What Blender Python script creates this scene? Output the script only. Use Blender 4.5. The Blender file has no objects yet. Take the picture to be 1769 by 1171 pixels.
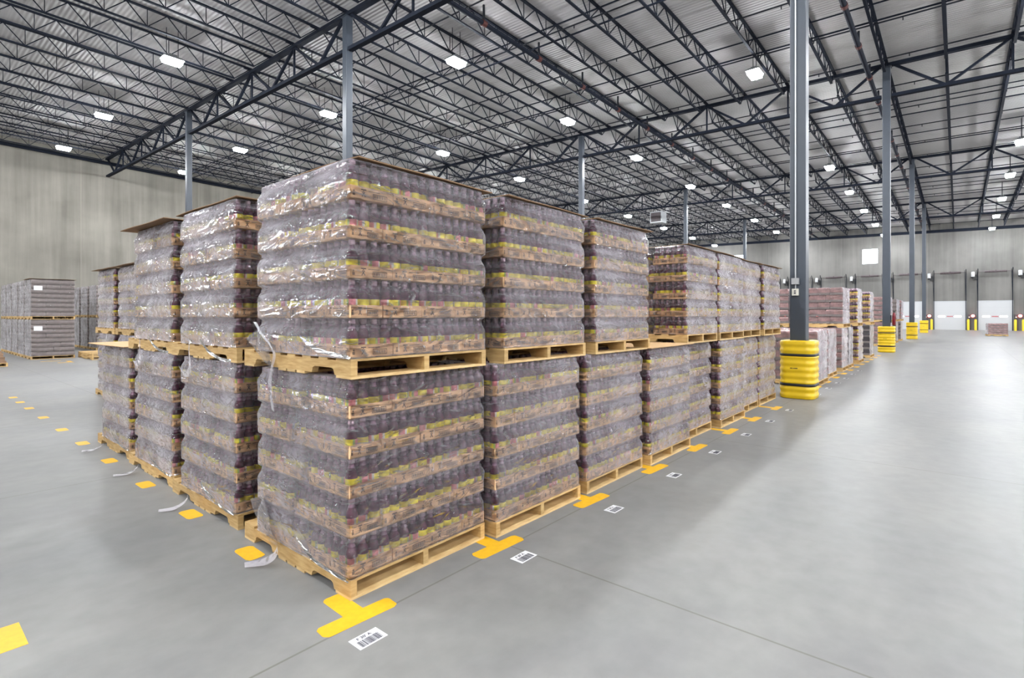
import bpy, math, random
from mathutils import Vector, noise

S = bpy.context.scene
COL = S.collection
R = math.radians

# ------------------------------------------------------------------ camera
cam_d = bpy.data.cameras.new('camera')
cam = bpy.data.objects.new('camera', cam_d)
COL.objects.link(cam)
cam.location = (-1.5702, -2.4073, 1.48)
cam.rotation_euler = (R(90), 0, 0.6981 - math.pi / 2)      # level, looking 40 degrees left of the aisle
cam_d.sensor_fit = 'HORIZONTAL'
cam_d.sensor_width = 36.0
cam_d.lens = 918.68 / 1769 * 36.0
cam_d.shift_y = -(585.5 - 544.25) / 1769
cam_d.clip_start = 0.05
cam_d.clip_end = 300
S.camera = cam

# ------------------------------------------------------------------ world, exposure
W = bpy.data.worlds.new('world')
S.world = W
W.use_nodes = True
W.node_tree.nodes['Background'].inputs[0].default_value = (0.75, 0.85, 1.0, 1)
W.node_tree.nodes['Background'].inputs[1].default_value = 1.0
S.view_settings.view_transform = 'Standard'
S.view_settings.look = 'None'
S.view_settings.gamma = 1
S.view_settings.exposure = 0.0
LAMP = 425.0                                                # radiance of the high-bay lenses
S.cycles.max_bounces = 8
S.cycles.diffuse_bounces = 4
S.cycles.glossy_bounces = 3
S.cycles.transparent_max_bounces = 20
S.cycles.sample_clamp_indirect = 6.0
S.cycles.use_denoising = True

# ------------------------------------------------------------------ materials
def nt(name):
    m = bpy.data.materials.new(name)
    m.use_nodes = True
    t = m.node_tree
    return m, t, t.nodes, t.links, t.nodes['Principled BSDF']

def plain(name, col, rough=0.5, metal=0.0, spec=0.5, var=0.0, scale=6.0, bump=0.0):
    m, t, N, L, B = nt(name)
    B.inputs['Base Color'].default_value = (*col, 1)
    B.inputs['Roughness'].default_value = rough
    B.inputs['Metallic'].default_value = metal
    B.inputs['Specular IOR Level'].default_value = spec
    if var or bump:
        tc = N.new('ShaderNodeTexCoord')
        no = N.new('ShaderNodeTexNoise')
        no.inputs['Scale'].default_value = scale
        no.inputs['Detail'].default_value = 5
        L.new(tc.outputs['Object'], no.inputs['Vector'])
        if var:
            mr = N.new('ShaderNodeMapRange')
            mr.inputs['To Min'].default_value = 1 - var
            mr.inputs['To Max'].default_value = 1 + var
            mr.inputs['From Min'].default_value = 0.25
            mr.inputs['From Max'].default_value = 0.75
            L.new(no.outputs['Fac'], mr.inputs['Value'])
            mx = N.new('ShaderNodeVectorMath'); mx.operation = 'SCALE'
            mx.inputs[0].default_value = col
            L.new(mr.outputs['Result'], mx.inputs['Scale'])
            L.new(mx.outputs[0], B.inputs['Base Color'])
        if bump:
            bp = N.new('ShaderNodeBump')
            bp.inputs['Strength'].default_value = bump
            bp.inputs['Distance'].default_value = 0.01
            L.new(no.outputs['Fac'], bp.inputs['Height'])
            L.new(bp.outputs[0], B.inputs['Normal'])
    return m

def glow(name, col, strength):
    m, t, N, L, B = nt(name)
    B.inputs['Base Color'].default_value = (0.8, 0.8, 0.8, 1)
    B.inputs['Emission Color'].default_value = (*col, 1)
    B.inputs['Emission Strength'].default_value = strength
    return m

def wood(name, c1, c2):
    m, t, N, L, B = nt(name)
    tc = N.new('ShaderNodeTexCoord')
    oi = N.new('ShaderNodeObjectInfo')
    ad = N.new('ShaderNodeVectorMath'); ad.operation = 'ADD'
    L.new(tc.outputs['Object'], ad.inputs[0]); L.new(oi.outputs['Location'], ad.inputs[1])
    mp = N.new('ShaderNodeMapping'); mp.inputs['Scale'].default_value = (9, 9, 60)
    L.new(ad.outputs[0], mp.inputs['Vector'])
    no = N.new('ShaderNodeTexNoise'); no.inputs['Scale'].default_value = 1.0; no.inputs['Detail'].default_value = 6
    L.new(mp.outputs[0], no.inputs['Vector'])
    cr = N.new('ShaderNodeValToRGB')
    cr.color_ramp.elements[0].position = 0.3; cr.color_ramp.elements[0].color = (*c1, 1)
    cr.color_ramp.elements[1].position = 0.7; cr.color_ramp.elements[1].color = (*c2, 1)
    L.new(no.outputs['Fac'], cr.inputs[0])
    hs = N.new('ShaderNodeHueSaturation')
    mr = N.new('ShaderNodeMapRange'); mr.inputs['To Min'].default_value = 0.8; mr.inputs['To Max'].default_value = 1.15
    L.new(oi.outputs['Random'], mr.inputs['Value']); L.new(mr.outputs[0], hs.inputs['Value'])
    L.new(cr.outputs[0], hs.inputs['Color'])
    L.new(hs.outputs[0], B.inputs['Base Color'])
    B.inputs['Roughness'].default_value = 0.7
    return m

def film_mat(name, haze0=0.01, haze1=0.70, rough=0.16, bump=1.0):
    m = bpy.data.materials.new(name); m.use_nodes = True
    t = m.node_tree; N, L = t.nodes, t.links
    N.remove(N['Principled BSDF']); out = N['Material Output']
    tc = N.new('ShaderNodeTexCoord'); oi = N.new('ShaderNodeObjectInfo')
    off = N.new('ShaderNodeVectorMath'); off.operation = 'SCALE'; off.inputs['Scale'].default_value = 3.7
    L.new(oi.outputs['Location'], off.inputs[0])
    ad = N.new('ShaderNodeVectorMath'); ad.operation = 'ADD'
    L.new(tc.outputs['Object'], ad.inputs[0]); L.new(off.outputs[0], ad.inputs[1])
    mp = N.new('ShaderNodeMapping'); mp.inputs['Scale'].default_value = (11, 11, 40)
    mp.inputs['Rotation'].default_value = (0.25, 0.2, 0)
    L.new(ad.outputs[0], mp.inputs['Vector'])
    n1 = N.new('ShaderNodeTexNoise'); n1.inputs['Scale'].default_value = 1.0; n1.inputs['Detail'].default_value = 4.5
    n1.inputs['Distortion'].default_value = 0.8
    L.new(mp.outputs[0], n1.inputs['Vector'])
    mp2 = N.new('ShaderNodeMapping'); mp2.inputs['Scale'].default_value = (4.5, 4.5, 15)
    mp2.inputs['Rotation'].default_value = (-0.2, 0.3, 0.4)
    L.new(ad.outputs[0], mp2.inputs['Vector'])
    n3 = N.new('ShaderNodeTexNoise'); n3.inputs['Scale'].default_value = 1.0; n3.inputs['Detail'].default_value = 1.5
    n3.inputs['Distortion'].default_value = 1.5
    L.new(mp2.outputs[0], n3.inputs['Vector'])
    f1 = N.new('ShaderNodeMath'); f1.operation = 'MULTIPLY'; f1.inputs[1].default_value = 0.22
    L.new(n1.outputs['Fac'], f1.inputs[0])
    hs = N.new('ShaderNodeMath'); hs.operation = 'ADD'
    L.new(f1.outputs[0], hs.inputs[0]); L.new(n3.outputs['Fac'], hs.inputs[1])
    bp = N.new('ShaderNodeBump'); bp.inputs['Strength'].default_value = bump; bp.inputs['Distance'].default_value = 0.16
    L.new(hs.outputs[0], bp.inputs['Height'])
    lw = N.new('ShaderNodeLayerWeight'); lw.inputs['Blend'].default_value = 0.5
    n2 = N.new('ShaderNodeTexNoise'); n2.inputs['Scale'].default_value = 3.0; n2.inputs['Detail'].default_value = 4
    L.new(ad.outputs[0], n2.inputs['Vector'])
    pw = N.new('ShaderNodeMath'); pw.operation = 'POWER'; pw.inputs[1].default_value = 1.45
    L.new(lw.outputs['Facing'], pw.inputs[0])
    mr = N.new('ShaderNodeMapRange'); mr.inputs['To Min'].default_value = haze0; mr.inputs['To Max'].default_value = haze1
    L.new(pw.outputs[0], mr.inputs['Value'])
    vr = N.new('ShaderNodeMapRange'); vr.inputs['From Min'].default_value = 0.3; vr.inputs['From Max'].default_value = 0.7
    vr.inputs['To Min'].default_value = 0.5; vr.inputs['To Max'].default_value = 1.4
    L.new(n2.outputs['Fac'], vr.inputs['Value'])
    mu = N.new('ShaderNodeMath'); mu.operation = 'MULTIPLY'; mu.use_clamp = True
    L.new(mr.outputs[0], mu.inputs[0]); L.new(vr.outputs[0], mu.inputs[1])
    tr = N.new('ShaderNodeBsdfTransparent'); tr.inputs[0].default_value = (0.995, 0.99, 1.0, 1)
    df = N.new('ShaderNodeBsdfDiffuse'); df.inputs[0].default_value = (0.93, 0.89, 0.945, 1)
    tl = N.new('ShaderNodeBsdfTranslucent'); tl.inputs[0].default_value = (0.93, 0.89, 0.945, 1)
    dt = N.new('ShaderNodeMixShader'); dt.inputs[0].default_value = 0.45
    L.new(df.outputs[0], dt.inputs[1]); L.new(tl.outputs[0], dt.inputs[2])
    m1 = N.new('ShaderNodeMixShader')
    L.new(mu.outputs[0], m1.inputs[0]); L.new(tr.outputs[0], m1.inputs[1]); L.new(dt.outputs[0], m1.inputs[2])
    gl = N.new('ShaderNodeBsdfGlossy'); gl.inputs['Roughness'].default_value = rough
    L.new(bp.outputs[0], gl.inputs['Normal'])
    fr = N.new('ShaderNodeFresnel'); fr.inputs['IOR'].default_value = 1.5
    L.new(bp.outputs[0], fr.inputs['Normal'])
    m2 = N.new('ShaderNodeMixShader')
    L.new(fr.outputs[0], m2.inputs[0]); L.new(m1.outputs[0], m2.inputs[1]); L.new(gl.outputs[0], m2.inputs[2])
    L.new(m2.outputs[0], out.inputs[0])
    return m

def floor_mat():
    m, t, N, L, B = nt('polished_concrete')
    tc = N.new('ShaderNodeTexCoord')
    a = N.new('ShaderNodeTexNoise'); a.inputs['Scale'].default_value = 0.45; a.inputs['Detail'].default_value = 7; a.inputs['Roughness'].default_value = 0.6
    b = N.new('ShaderNodeTexNoise'); b.inputs['Scale'].default_value = 7; b.inputs['Detail'].default_value = 6
    mp = N.new('ShaderNodeMapping'); mp.inputs['Rotation'].default_value = (0, 0, 0.5); mp.inputs['Scale'].default_value = (1, 2.2, 1)
    L.new(tc.outputs['Object'], mp.inputs['Vector'])
    L.new(mp.outputs[0], a.inputs['Vector']); L.new(tc.outputs['Object'], b.inputs['Vector'])
    cr = N.new('ShaderNodeValToRGB')
    cr.color_ramp.elements[0].position = 0.27; cr.color_ramp.elements[0].color = (0.166, 0.165, 0.164, 1)
    cr.color_ramp.elements[1].position = 0.72; cr.color_ramp.elements[1].color = (0.242, 0.235, 0.221, 1)
    L.new(a.outputs['Fac'], cr.inputs[0])
    mr = N.new('ShaderNodeMapRange'); mr.inputs['From Min'].default_value = 0.25; mr.inputs['From Max'].default_value = 0.75
    mr.inputs['To Min'].default_value = 0.92; mr.inputs['To Max'].default_value = 1.07
    L.new(b.outputs['Fac'], mr.inputs['Value'])
    sc = N.new('ShaderNodeVectorMath'); sc.operation = 'SCALE'
    L.new(cr.outputs[0], sc.inputs[0]); L.new(mr.outputs[0], sc.inputs['Scale'])
    # saw-cut joints, in metres
    sp = N.new('ShaderNodeSeparateXYZ'); L.new(tc.outputs['Object'], sp.inputs[0])
    def joint(axis, start, pitch):
        s = N.new('ShaderNodeMath'); s.operation = 'SUBTRACT'; s.inputs[1].default_value = start - pitch / 2
        L.new(sp.outputs[axis], s.inputs[0])
        md = N.new('ShaderNodeMath'); md.operation = 'FLOORED_MODULO'; md.inputs[1].default_value = pitch
        L.new(s.outputs[0], md.inputs[0])
        s2 = N.new('ShaderNodeMath'); s2.operation = 'SUBTRACT'; s2.inputs[1].default_value = pitch / 2
        L.new(md.outputs[0], s2.inputs[0])
        ab = N.new('ShaderNodeMath'); ab.operation = 'ABSOLUTE'; L.new(s2.outputs[0], ab.inputs[0])
        lt = N.new('ShaderNodeMath'); lt.operation = 'LESS_THAN'; lt.inputs[1].default_value = 0.006
        L.new(ab.outputs[0], lt.inputs[0])
        return lt.outputs[0]
    mx = N.new('ShaderNodeMath'); mx.operation = 'MAXIMUM'
    L.new(joint('X', 1.035, 3.81), mx.inputs[0]); L.new(joint('Y', -0.195, 3.7), mx.inputs[1])
    mc = N.new('ShaderNodeMix'); mc.data_type = 'RGBA'
    mf = N.new('ShaderNodeMath'); mf.operation = 'MULTIPLY'; mf.inputs[1].default_value = 0.55
    L.new(mx.outputs[0], mf.inputs[0])
    L.new(mf.outputs[0], mc.inputs['Factor']); L.new(sc.outputs[0], mc.inputs['A'])
    mc.inputs['B'].default_value = (0.10, 0.095, 0.07, 1)
    L.new(mc.outputs['Result'], B.inputs['Base Color'])
    r2 = N.new('ShaderNodeMapRange'); r2.inputs['From Min'].default_value = 0.3; r2.inputs['From Max'].default_value = 0.7
    r2.inputs['To Min'].default_value = 0.40; r2.inputs['To Max'].default_value = 0.44
    L.new(a.outputs['Fac'], r2.inputs['Value']); L.new(r2.outputs[0], B.inputs['Roughness'])
    B.inputs['Specular IOR Level'].default_value = 0.15
    return m

def concrete_wall(name, c1, c2, joint_axis, pitch):
    m, t, N, L, B = nt(name)
    tc = N.new('ShaderNodeTexCoord')
    mp = N.new('ShaderNodeMapping'); mp.inputs['Scale'].default_value = (1.6, 1.6, 0.06)
    L.new(tc.outputs['Object'], mp.inputs['Vector'])
    a = N.new('ShaderNodeTexNoise'); a.inputs['Scale'].default_value = 1.0; a.inputs['Detail'].default_value = 8; a.inputs['Roughness'].default_value = 0.65
    L.new(mp.outputs[0], a.inputs['Vector'])
    b = N.new('ShaderNodeTexNoise'); b.inputs['Scale'].default_value = 0.35; b.inputs['Detail'].default_value = 6
    L.new(tc.outputs['Object'], b.inputs['Vector'])
    mx = N.new('ShaderNodeMath'); mx.operation = 'ADD'
    L.new(a.outputs['Fac'], mx.inputs[0]); L.new(b.outputs['Fac'], mx.inputs[1])
    cr = N.new('ShaderNodeValToRGB')
    cr.color_ramp.elements[0].position = 0.38; cr.color_ramp.elements[0].color = (*c1, 1)
    cr.color_ramp.elements[1].position = 0.62; cr.color_ramp.elements[1].color = (*c2, 1)
    hf = N.new('ShaderNodeMath'); hf.operation = 'MULTIPLY'; hf.inputs[1].default_value = 0.5
    L.new(mx.outputs[0], hf.inputs[0]); L.new(hf.outputs[0], cr.inputs[0])
    sp = N.new('ShaderNodeSeparateXYZ'); L.new(tc.outputs['Object'], sp.inputs[0])
    md = N.new('ShaderNodeMath'); md.operation = 'FLOORED_MODULO'; md.inputs[1].default_value = pitch
    L.new(sp.outputs[joint_axis], md.inputs[0])
    lt = N.new('ShaderNodeMath'); lt.operation = 'LESS_THAN'; lt.inputs[1].default_value = 0.05
    L.new(md.outputs[0], lt.inputs[0])
    mf = N.new('ShaderNodeMath'); mf.operation = 'MULTIPLY'; mf.inputs[1].default_value = 0.35
    L.new(lt.outputs[0], mf.inputs[0])
    mc = N.new('ShaderNodeMix'); mc.data_type = 'RGBA'
    L.new(mf.outputs[0], mc.inputs['Factor']); L.new(cr.outputs[0], mc.inputs['A'])
    mc.inputs['B'].default_value = (c2[0] * 1.3, c2[1] * 1.3, c2[2] * 1.3, 1)
    L.new(mc.outputs['Result'], B.inputs['Base Color'])
    B.inputs['Roughness'].default_value = 0.75
    return m

def deck_mat():
    m, t, N, L, B = nt('corrugated_deck')
    tc = N.new('ShaderNodeTexCoord')
    wv = N.new('ShaderNodeTexWave'); wv.wave_type = 'BANDS'; wv.bands_direction = 'X'; wv.wave_profile = 'SIN'
    wv.inputs['Scale'].default_value = 2.1; wv.inputs['Distortion'].default_value = 0
    L.new(tc.outputs['Object'], wv.inputs['Vector'])
    bp = N.new('ShaderNodeBump'); bp.inputs['Strength'].default_value = 0.8; bp.inputs['Distance'].default_value = 0.04
    L.new(wv.outputs['Fac'], bp.inputs['Height']); L.new(bp.outputs[0], B.inputs['Normal'])
    no = N.new('ShaderNodeTexNoise'); no.inputs['Scale'].default_value = 0.3; no.inputs['Detail'].default_value = 4
    L.new(tc.outputs['Object'], no.inputs['Vector'])
    cr = N.new('ShaderNodeValToRGB')
    cr.color_ramp.elements[0].position = 0.3; cr.color_ramp.elements[0].color = (0.36, 0.35, 0.355, 1)
    cr.color_ramp.elements[1].position = 0.7; cr.color_ramp.elements[1].color = (0.43, 0.418, 0.41, 1)
    L.new(no.outputs['Fac'], cr.inputs[0]); L.new(cr.outputs[0], B.inputs['Base Color'])
    B.inputs['Roughness'].default_value = 0.55
    return m

M = {}
M['floor'] = floor_mat()
M['wall_left'] = concrete_wall('tilt_up_concrete', (0.128, 0.119, 0.098), (0.238, 0.222, 0.188), 'X', 7.6)
M['wall_dock'] = concrete_wall('tilt_up_concrete_grey', (0.112, 0.108, 0.100), (0.185, 0.179, 0.165), 'Y', 7.6)
M['deck'] = deck_mat()
M['steel'] = plain('dark_steel', (0.011, 0.014, 0.023), 0.75, 0.0, 0.12, 0.2, 3)
M['column'] = plain('column_paint', (0.03995, 0.0493, 0.0646), 0.4, 0.0, 0.5, 0.12, 2)
M['galv'] = plain('galvanised', (0.42, 0.43, 0.44), 0.4, 0.6)
M['offwhite'] = plain('offwhite_plastic', (0.62, 0.60, 0.52), 0.5)
M['rust'] = plain('red_fitting', (0.075, 0.014, 0.010), 0.7)
M['pipe'] = plain('black_pipe', (0.018, 0.020, 0.026), 0.7, 0, 0.15)
M['lens'] = glow('lamp_lens', (0.93, 0.96, 1.0), LAMP)
M['housing'] = plain('lamp_housing', (0.10, 0.105, 0.11), 0.5)
M['yellow'] = plain('guard_yellow', (0.7225, 0.476, 0.0068), 0.38, 0, 0.5, 0.06, 5)
M['black'] = plain('black_rubber', (0.01, 0.01, 0.01), 0.5)
M['paint'] = plain('yellow_floor_paint', (0.731, 0.3995, 0.01275), 0.5, 0, 0.4, 0.10, 25)
M['paper'] = plain('white_label', (0.7225, 0.7225, 0.731), 0.4)
M['ink'] = plain('label_ink', (0.03, 0.03, 0.045), 0.5)
M['wood'] = wood('pine', (0.368, 0.216, 0.068), (0.56, 0.376, 0.16))
M['wood2'] = wood('pine_pale', (0.464, 0.296, 0.12), (0.64, 0.456, 0.216))
M['sheetwood'] = wood('brown_board', (0.16, 0.09, 0.05), (0.32, 0.20, 0.12))
M['kraft'] = plain('kraft_cardboard', (0.80, 0.51, 0.275), 0.75, 0, 0.3, 0.06, 12)
M['sheet'] = plain('kraft_sheet', (0.21, 0.125, 0.065), 0.75, 0, 0.3, 0.06, 5)
M['sheet_tan'] = plain('tan_sheet', (0.50, 0.32, 0.16), 0.75, 0, 0.3, 0.06, 5)
M['print'] = plain('carton_print', (0.09, 0.06, 0.045), 0.7)
M['print2'] = plain('carton_print_pale', (0.24, 0.155, 0.10), 0.7)
M['juice'] = plain('purple_juice', (0.09, 0.012, 0.04), 0.12, 0, 0.6)
M['neck'] = plain('bottle_neck', (0.30, 0.16, 0.23), 0.2, 0, 0.5)
M['cap'] = plain('bottle_cap', (0.62, 0.45, 0.52), 0.4)
M['band'] = plain('yellow_band', (0.90, 0.76, 0.04), 0.4)
M['band_pink'] = plain('pink_logo', (0.70, 0.24, 0.25), 0.4)
M['band_white'] = plain('white_patch', (0.78, 0.74, 0.66), 0.4)
M['band_green'] = plain('green_patch', (0.36, 0.46, 0.12), 0.4)
M['film'] = film_mat('stretch_film')
M['film_far'] = film_mat('stretch_film_far', 0.04, 0.78, 0.18, 0.6)
M['film_tail'] = film_mat('bunched_film', 0.34, 0.6, 0.2, 0.5)
M['film_thin'] = film_mat('loose_film', 0.04, 0.2, 0.15, 0.5)
M['greydark'] = plain('greydark_pack', (0.25, 0.205, 0.185), 0.45, 0, 0.5, 0.2, 9)
M['rose'] = plain('rose_pack', (0.47, 0.28, 0.26), 0.4, 0, 0.5, 0.35, 9)
M['greybrown'] = plain('greybrown_pack', (0.36, 0.305, 0.28), 0.45, 0, 0.5, 0.15, 9)
M['darkpack'] = plain('dark_pack', (0.07, 0.05, 0.055), 0.4, 0, 0.5, 0.3, 9)
M['door'] = plain('door_white', (0.4464, 0.4526, 0.4588), 0.4)
M['slot'] = glow('vision_slot', (0.95, 0.97, 1.0), 4.0)
M['sky'] = glow('daylight_pane', (0.86, 0.93, 1.0), 9.0)
M['red'] = glow('red_signal', (1.0, 0.10, 0.07), 22.0)
M['redprint'] = plain('red_print', (0.45, 0.06, 0.07), 0.5)
M['bollard'] = plain('bollard_yellow', (0.68, 0.527, 0.017), 0.45)
M['ext'] = plain('extinguisher_red', (0.16, 0.008, 0.015), 0.3)

# ------------------------------------------------------------------ mesh helpers
class MB:
    def __init__(s):
        s.v = []; s.f = []; s.m = []
    def add(s, vs, fs, mi=0):
        o = len(s.v); s.v += [tuple(v) for v in vs]
        for f in fs:
            s.f.append(tuple(i + o for i in f)); s.m.append(mi)
    def box(s, a, b, mi=0):
        x0, y0, z0 = a; x1, y1, z1 = b
        s.add([(x0, y0, z0), (x1, y0, z0), (x1, y1, z0), (x0, y1, z0), (x0, y0, z1), (x1, y0, z1), (x1, y1, z1), (x0, y1, z1)],
              [(3, 2, 1, 0), (4, 5, 6, 7), (0, 1, 5, 4), (1, 2, 6, 5), (2, 3, 7, 6), (3, 0, 4, 7)], mi)
    def bar(s, p, q, w, h, mi=0):
        p, q = Vector(p), Vector(q); d = (q - p).normalized()
        up = Vector((0, 0, 1)) if abs(d.z) < 0.95 else Vector((0, 1, 0))
        a = d.cross(up).normalized() * w / 2; b = a.cross(d).normalized() * h / 2
        c = [p - a - b, p + a - b, p + a + b, p - a + b, q - a - b, q + a - b, q + a + b, q - a + b]
        s.add(c, [(3, 2, 1, 0), (4, 5, 6, 7), (0, 1, 5, 4), (1, 2, 6, 5), (2, 3, 7, 6), (3, 0, 4, 7)], mi)
    def tube(s, p, q, r, n=8, mi=0):
        p, q = Vector(p), Vector(q); d = (q - p).normalized()
        up = Vector((0, 0, 1)) if abs(d.z) < 0.95 else Vector((0, 1, 0))
        a = d.cross(up).normalized(); b = a.cross(d)
        vs = []
        for e in (p, q):
            for i in range(n):
                t = 2 * math.pi * i / n
                vs.append(e + (a * math.cos(t) + b * math.sin(t)) * r)
        fs = [(i, (i + 1) % n, n + (i + 1) % n, n + i) for i in range(n)]
        fs += [tuple(range(n - 1, -1, -1)), tuple(range(n, 2 * n))]
        s.add(vs, fs, mi)
    def lathe(s, prof, n, mat, at=(0, 0, 0)):
        o = len(s.v)
        for r, z in prof:
            for i in range(n):
                t = 2 * math.pi * i / n
                s.v.append((at[0] + r * math.cos(t), at[1] + r * math.sin(t), at[2] + z))
        for k in range(len(prof) - 1):
            for i in range(n):
                j = (i + 1) % n
                s.f.append((o + k * n + i, o + k * n + j, o + (k + 1) * n + j, o + (k + 1) * n + i))
                s.m.append(mat(k, i))
        s.f.append(tuple(o + (len(prof) - 1) * n + i for i in range(n))); s.m.append(mat(len(prof) - 2, 0))
    def prism(s, poly, y0, y1, mi=0, axis='x'):
        # polygon in (a, z) extruded along the other horizontal axis
        n = len(poly)
        if axis == 'x':      # polygon lies in (y, z), extruded in x
            vs = [(y0, a, z) for a, z in poly] + [(y1, a, z) for a, z in poly]
        else:
            vs = [(a, y0, z) for a, z in poly] + [(a, y1, z) for a, z in poly]
        fs = [tuple(range(n)), tuple(range(2 * n - 1, n - 1, -1))]
        fs += [(i, n + i, n + (i + 1) % n, (i + 1) % n) for i in range(n)]
        s.add(vs, fs, mi)
    def mesh(s, name, mats, smooth=False):
        me = bpy.data.meshes.new(name)
        me.from_pydata(s.v, [], s.f)
        for m in mats: me.materials.append(m)
        me.polygons.foreach_set('material_index', s.m)
        if smooth: me.polygons.foreach_set('use_smooth', [True] * len(s.f))
        me.update()
        return me

def link(name, data, parent=None, loc=(0, 0, 0), rz=0.0):
    o = bpy.data.objects.new(name, data)
    COL.objects.link(o)
    if parent is not None: o.parent = parent
    o.location = loc
    if rz: o.rotation_euler = (0, 0, rz)
    return o

def tag(o, label, cat, group=None, kind=None):
    o['label'] = label; o['category'] = cat
    if group: o['group'] = group
    if kind: o['kind'] = kind
    return o

def thing(name, label, cat, loc=(0, 0, 0), rz=0.0, group=None, kind='thing'):
    return tag(link(name, None, None, loc, rz), label, cat, group, kind)

def struct(name, me, loc=(0, 0, 0)):
    o = link(name, me, None, loc); o['kind'] = 'structure'; return o

ORD = 'first second third fourth fifth sixth seventh eighth ninth tenth eleventh twelfth'.split()
TENS = {20: 'twent', 30: 'thirt', 40: 'fort'}
def nth(i):
    if i <= 12: return ORD[i - 1]
    if i < 20: return ['thirteenth', 'fourteenth', 'fifteenth', 'sixteenth', 'seventeenth', 'eighteenth', 'nineteenth'][i - 13]
    t, u = i // 10 * 10, i % 10
    return TENS[t] + ('ieth' if u == 0 else 'y-' + ORD[u - 1])

# ------------------------------------------------------------------ room shell
XA, XB, YA, YB = -38.0, 68.0, -46.0, 45.0
def zc(x, y): return 11.949 - 0.01901 * x + 0.02259 * y       # top of the girders: the roof falls to the dock

b = MB(); b.box((XA, YA, -0.2), (XB, YB, 0)); struct('floor', b.mesh('floor', [M['floor']]))
b = MB()
cs = [(XA, YA), (XB, YA), (XB, YB), (XA, YB)]
b.add([(x, y, zc(x, y) + 0.20) for x, y in cs] + [(x, y, zc(x, y) + 0.35) for x, y in cs],
      [(0, 1, 2, 3), (7, 6, 5, 4), (0, 4, 5, 1), (1, 5, 6, 2), (2, 6, 7, 3), (3, 7, 4, 0)])
struct('ceiling', b.mesh('ceiling', [M['deck']]))
WT = 14.2
b = MB(); b.box((XA, YB, 0), (XB, YB + 0.3, WT)); struct('wall_left', b.mesh('wall_left', [M['wall_left']]))
b = MB(); b.box((XA, YA - 0.3, 0), (XB, YA, WT)); struct('wall_right', b.mesh('wall_right', [M['wall_dock']]))
b = MB(); b.box((XA - 0.3, YA, 0), (XA, YB, WT)); struct('wall_back', b.mesh('wall_back', [M['wall_left']]))
# dock wall with two clerestory openings
WINS = [(4.23, 5.71, 7.07, 8.72), (18.06, 19.60, 7.40, 9.05)]
b = MB()
def wpiece(y0, y1, z0, z1): b.box((XB, y0, z0), (XB + 0.3, y1, z1))
ys = [YA]
for y0, y1, z0, z1 in WINS:
    wpiece(ys[-1], y0, 0, WT); wpiece(y0, y1, 0, z0); wpiece(y0, y1, z1, WT); ys.append(y1)
wpiece(ys[-1], YB, 0, WT)
struct('wall_dock', b.mesh('wall_dock', [M['wall_dock']]))
for i, (y0, y1, z0, z1) in enumerate(WINS):
    f = MB()
    for a, c in (((XB + .05, y0, z0), (XB + .2, y0 + .05, z1)), ((XB + .05, y1 - .05, z0), (XB + .2, y1, z1)),
                 ((XB + .05, y0, z0), (XB + .2, y1, z0 + .05)), ((XB + .05, y0, z1 - .05), (XB + .2, y1, z1))): f.box(a, c)
    w = struct('window_%d' % (i + 1), f.mesh('window_frame', [M['galv']]))
    p = MB(); p.box((XB + .1, y0 + .05, z0 + .05), (XB + .12, y1 - .05, z1 - .05)); link('pane', p.mesh('pane', [M['sky']]), w)
# dark ledger angles that carry the deck along the walls
b = MB(); b.bar((XB - .12, YA, zc(XB, YA) - .62), (XB - .12, YB, zc(XB, YB) - .62), .2, .28); struct('trim_1', b.mesh('ledger', [M['steel']]))
b = MB(); b.bar((XA, YB - .1, zc(XA, YB) - .3), (XB, YB - .1, zc(XB, YB) - .3), .16, .22); struct('trim_2', b.mesh('ledger', [M['steel']]))

# ------------------------------------------------------------------ roof steel
GX = [-6.16, 9.12, 24.40, 39.65, 54.90]                       # girder lines
CY = [-15.0, -0.21, 14.17, 29.16, YB]                         # columns in a girder line
sx, sy = -0.01901, 0.02259
BX = [-21.4] + GX + [XB]
def joist_meshes(Ln):
    f = lambda x, z: (x, 0, z + sx * x)
    t = MB(); t.bar(f(0, .13), f(Ln, .13), .10, .055); t.bar(f(.0, .09), f(.35, .09), .09, .05); t.bar(f(Ln - .35, .09), f(Ln, .09), .09, .05)
    c = MB(); c.bar(f(.75, -.52), f(Ln - .75, -.52), .085, .05)
    w = MB(); n = max(4, int(round((Ln - 1.5) / 1.22))); st = (Ln - 1.5) / n
    w.bar(f(.1, .10), f(.75, -.52), .032, .032); w.bar(f(Ln - .1, .10), f(Ln - .75, -.52), .032, .032)
    for i in range(n):
        x = .75 + i * st
        w.bar(f(x, -.52), f(x + st / 2, .12), .030, .030); w.bar(f(x + st / 2, .12), f(x + st, -.52), .030, .030)
        w.bar(f(x, -.52), f(x, .12), .022, .022)
    return t.mesh('joist_top_chord', [M['steel']]), c.mesh('joist_bottom_chord', [M['steel']]), w.mesh('joist_web', [M['steel']])
ys = []
for k in range(len(CY) - 1):
    n = 8
    for i in range(n): ys.append(CY[k] + (CY[k + 1] - CY[k]) * i / n)
ys = sorted([y for y in ys if y > -13], reverse=True)
nb = len(BX) - 1
for bi in range(nb):
    if bi == 0: continue
    x0, x1 = BX[bi], BX[bi + 1]
    tm, cm, wm = joist_meshes(x1 - x0)
    for ji, y in enumerate(ys):
        if bi == 1 and y < 5: continue                        # that corner of the roof lies outside the picture
        j = thing('roof_joist', 'dark bar joist, %s from left wall, %s bay from dock wall' % (nth(ji + 1), nth(nb - bi)),
                  'roof joist', (x0, y, zc(x0, y)), 0, 'bar joists under the roof deck')
        link('top_chord', tm, j); link('bottom_chord', cm, j); link('web', wm, j)
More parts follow.
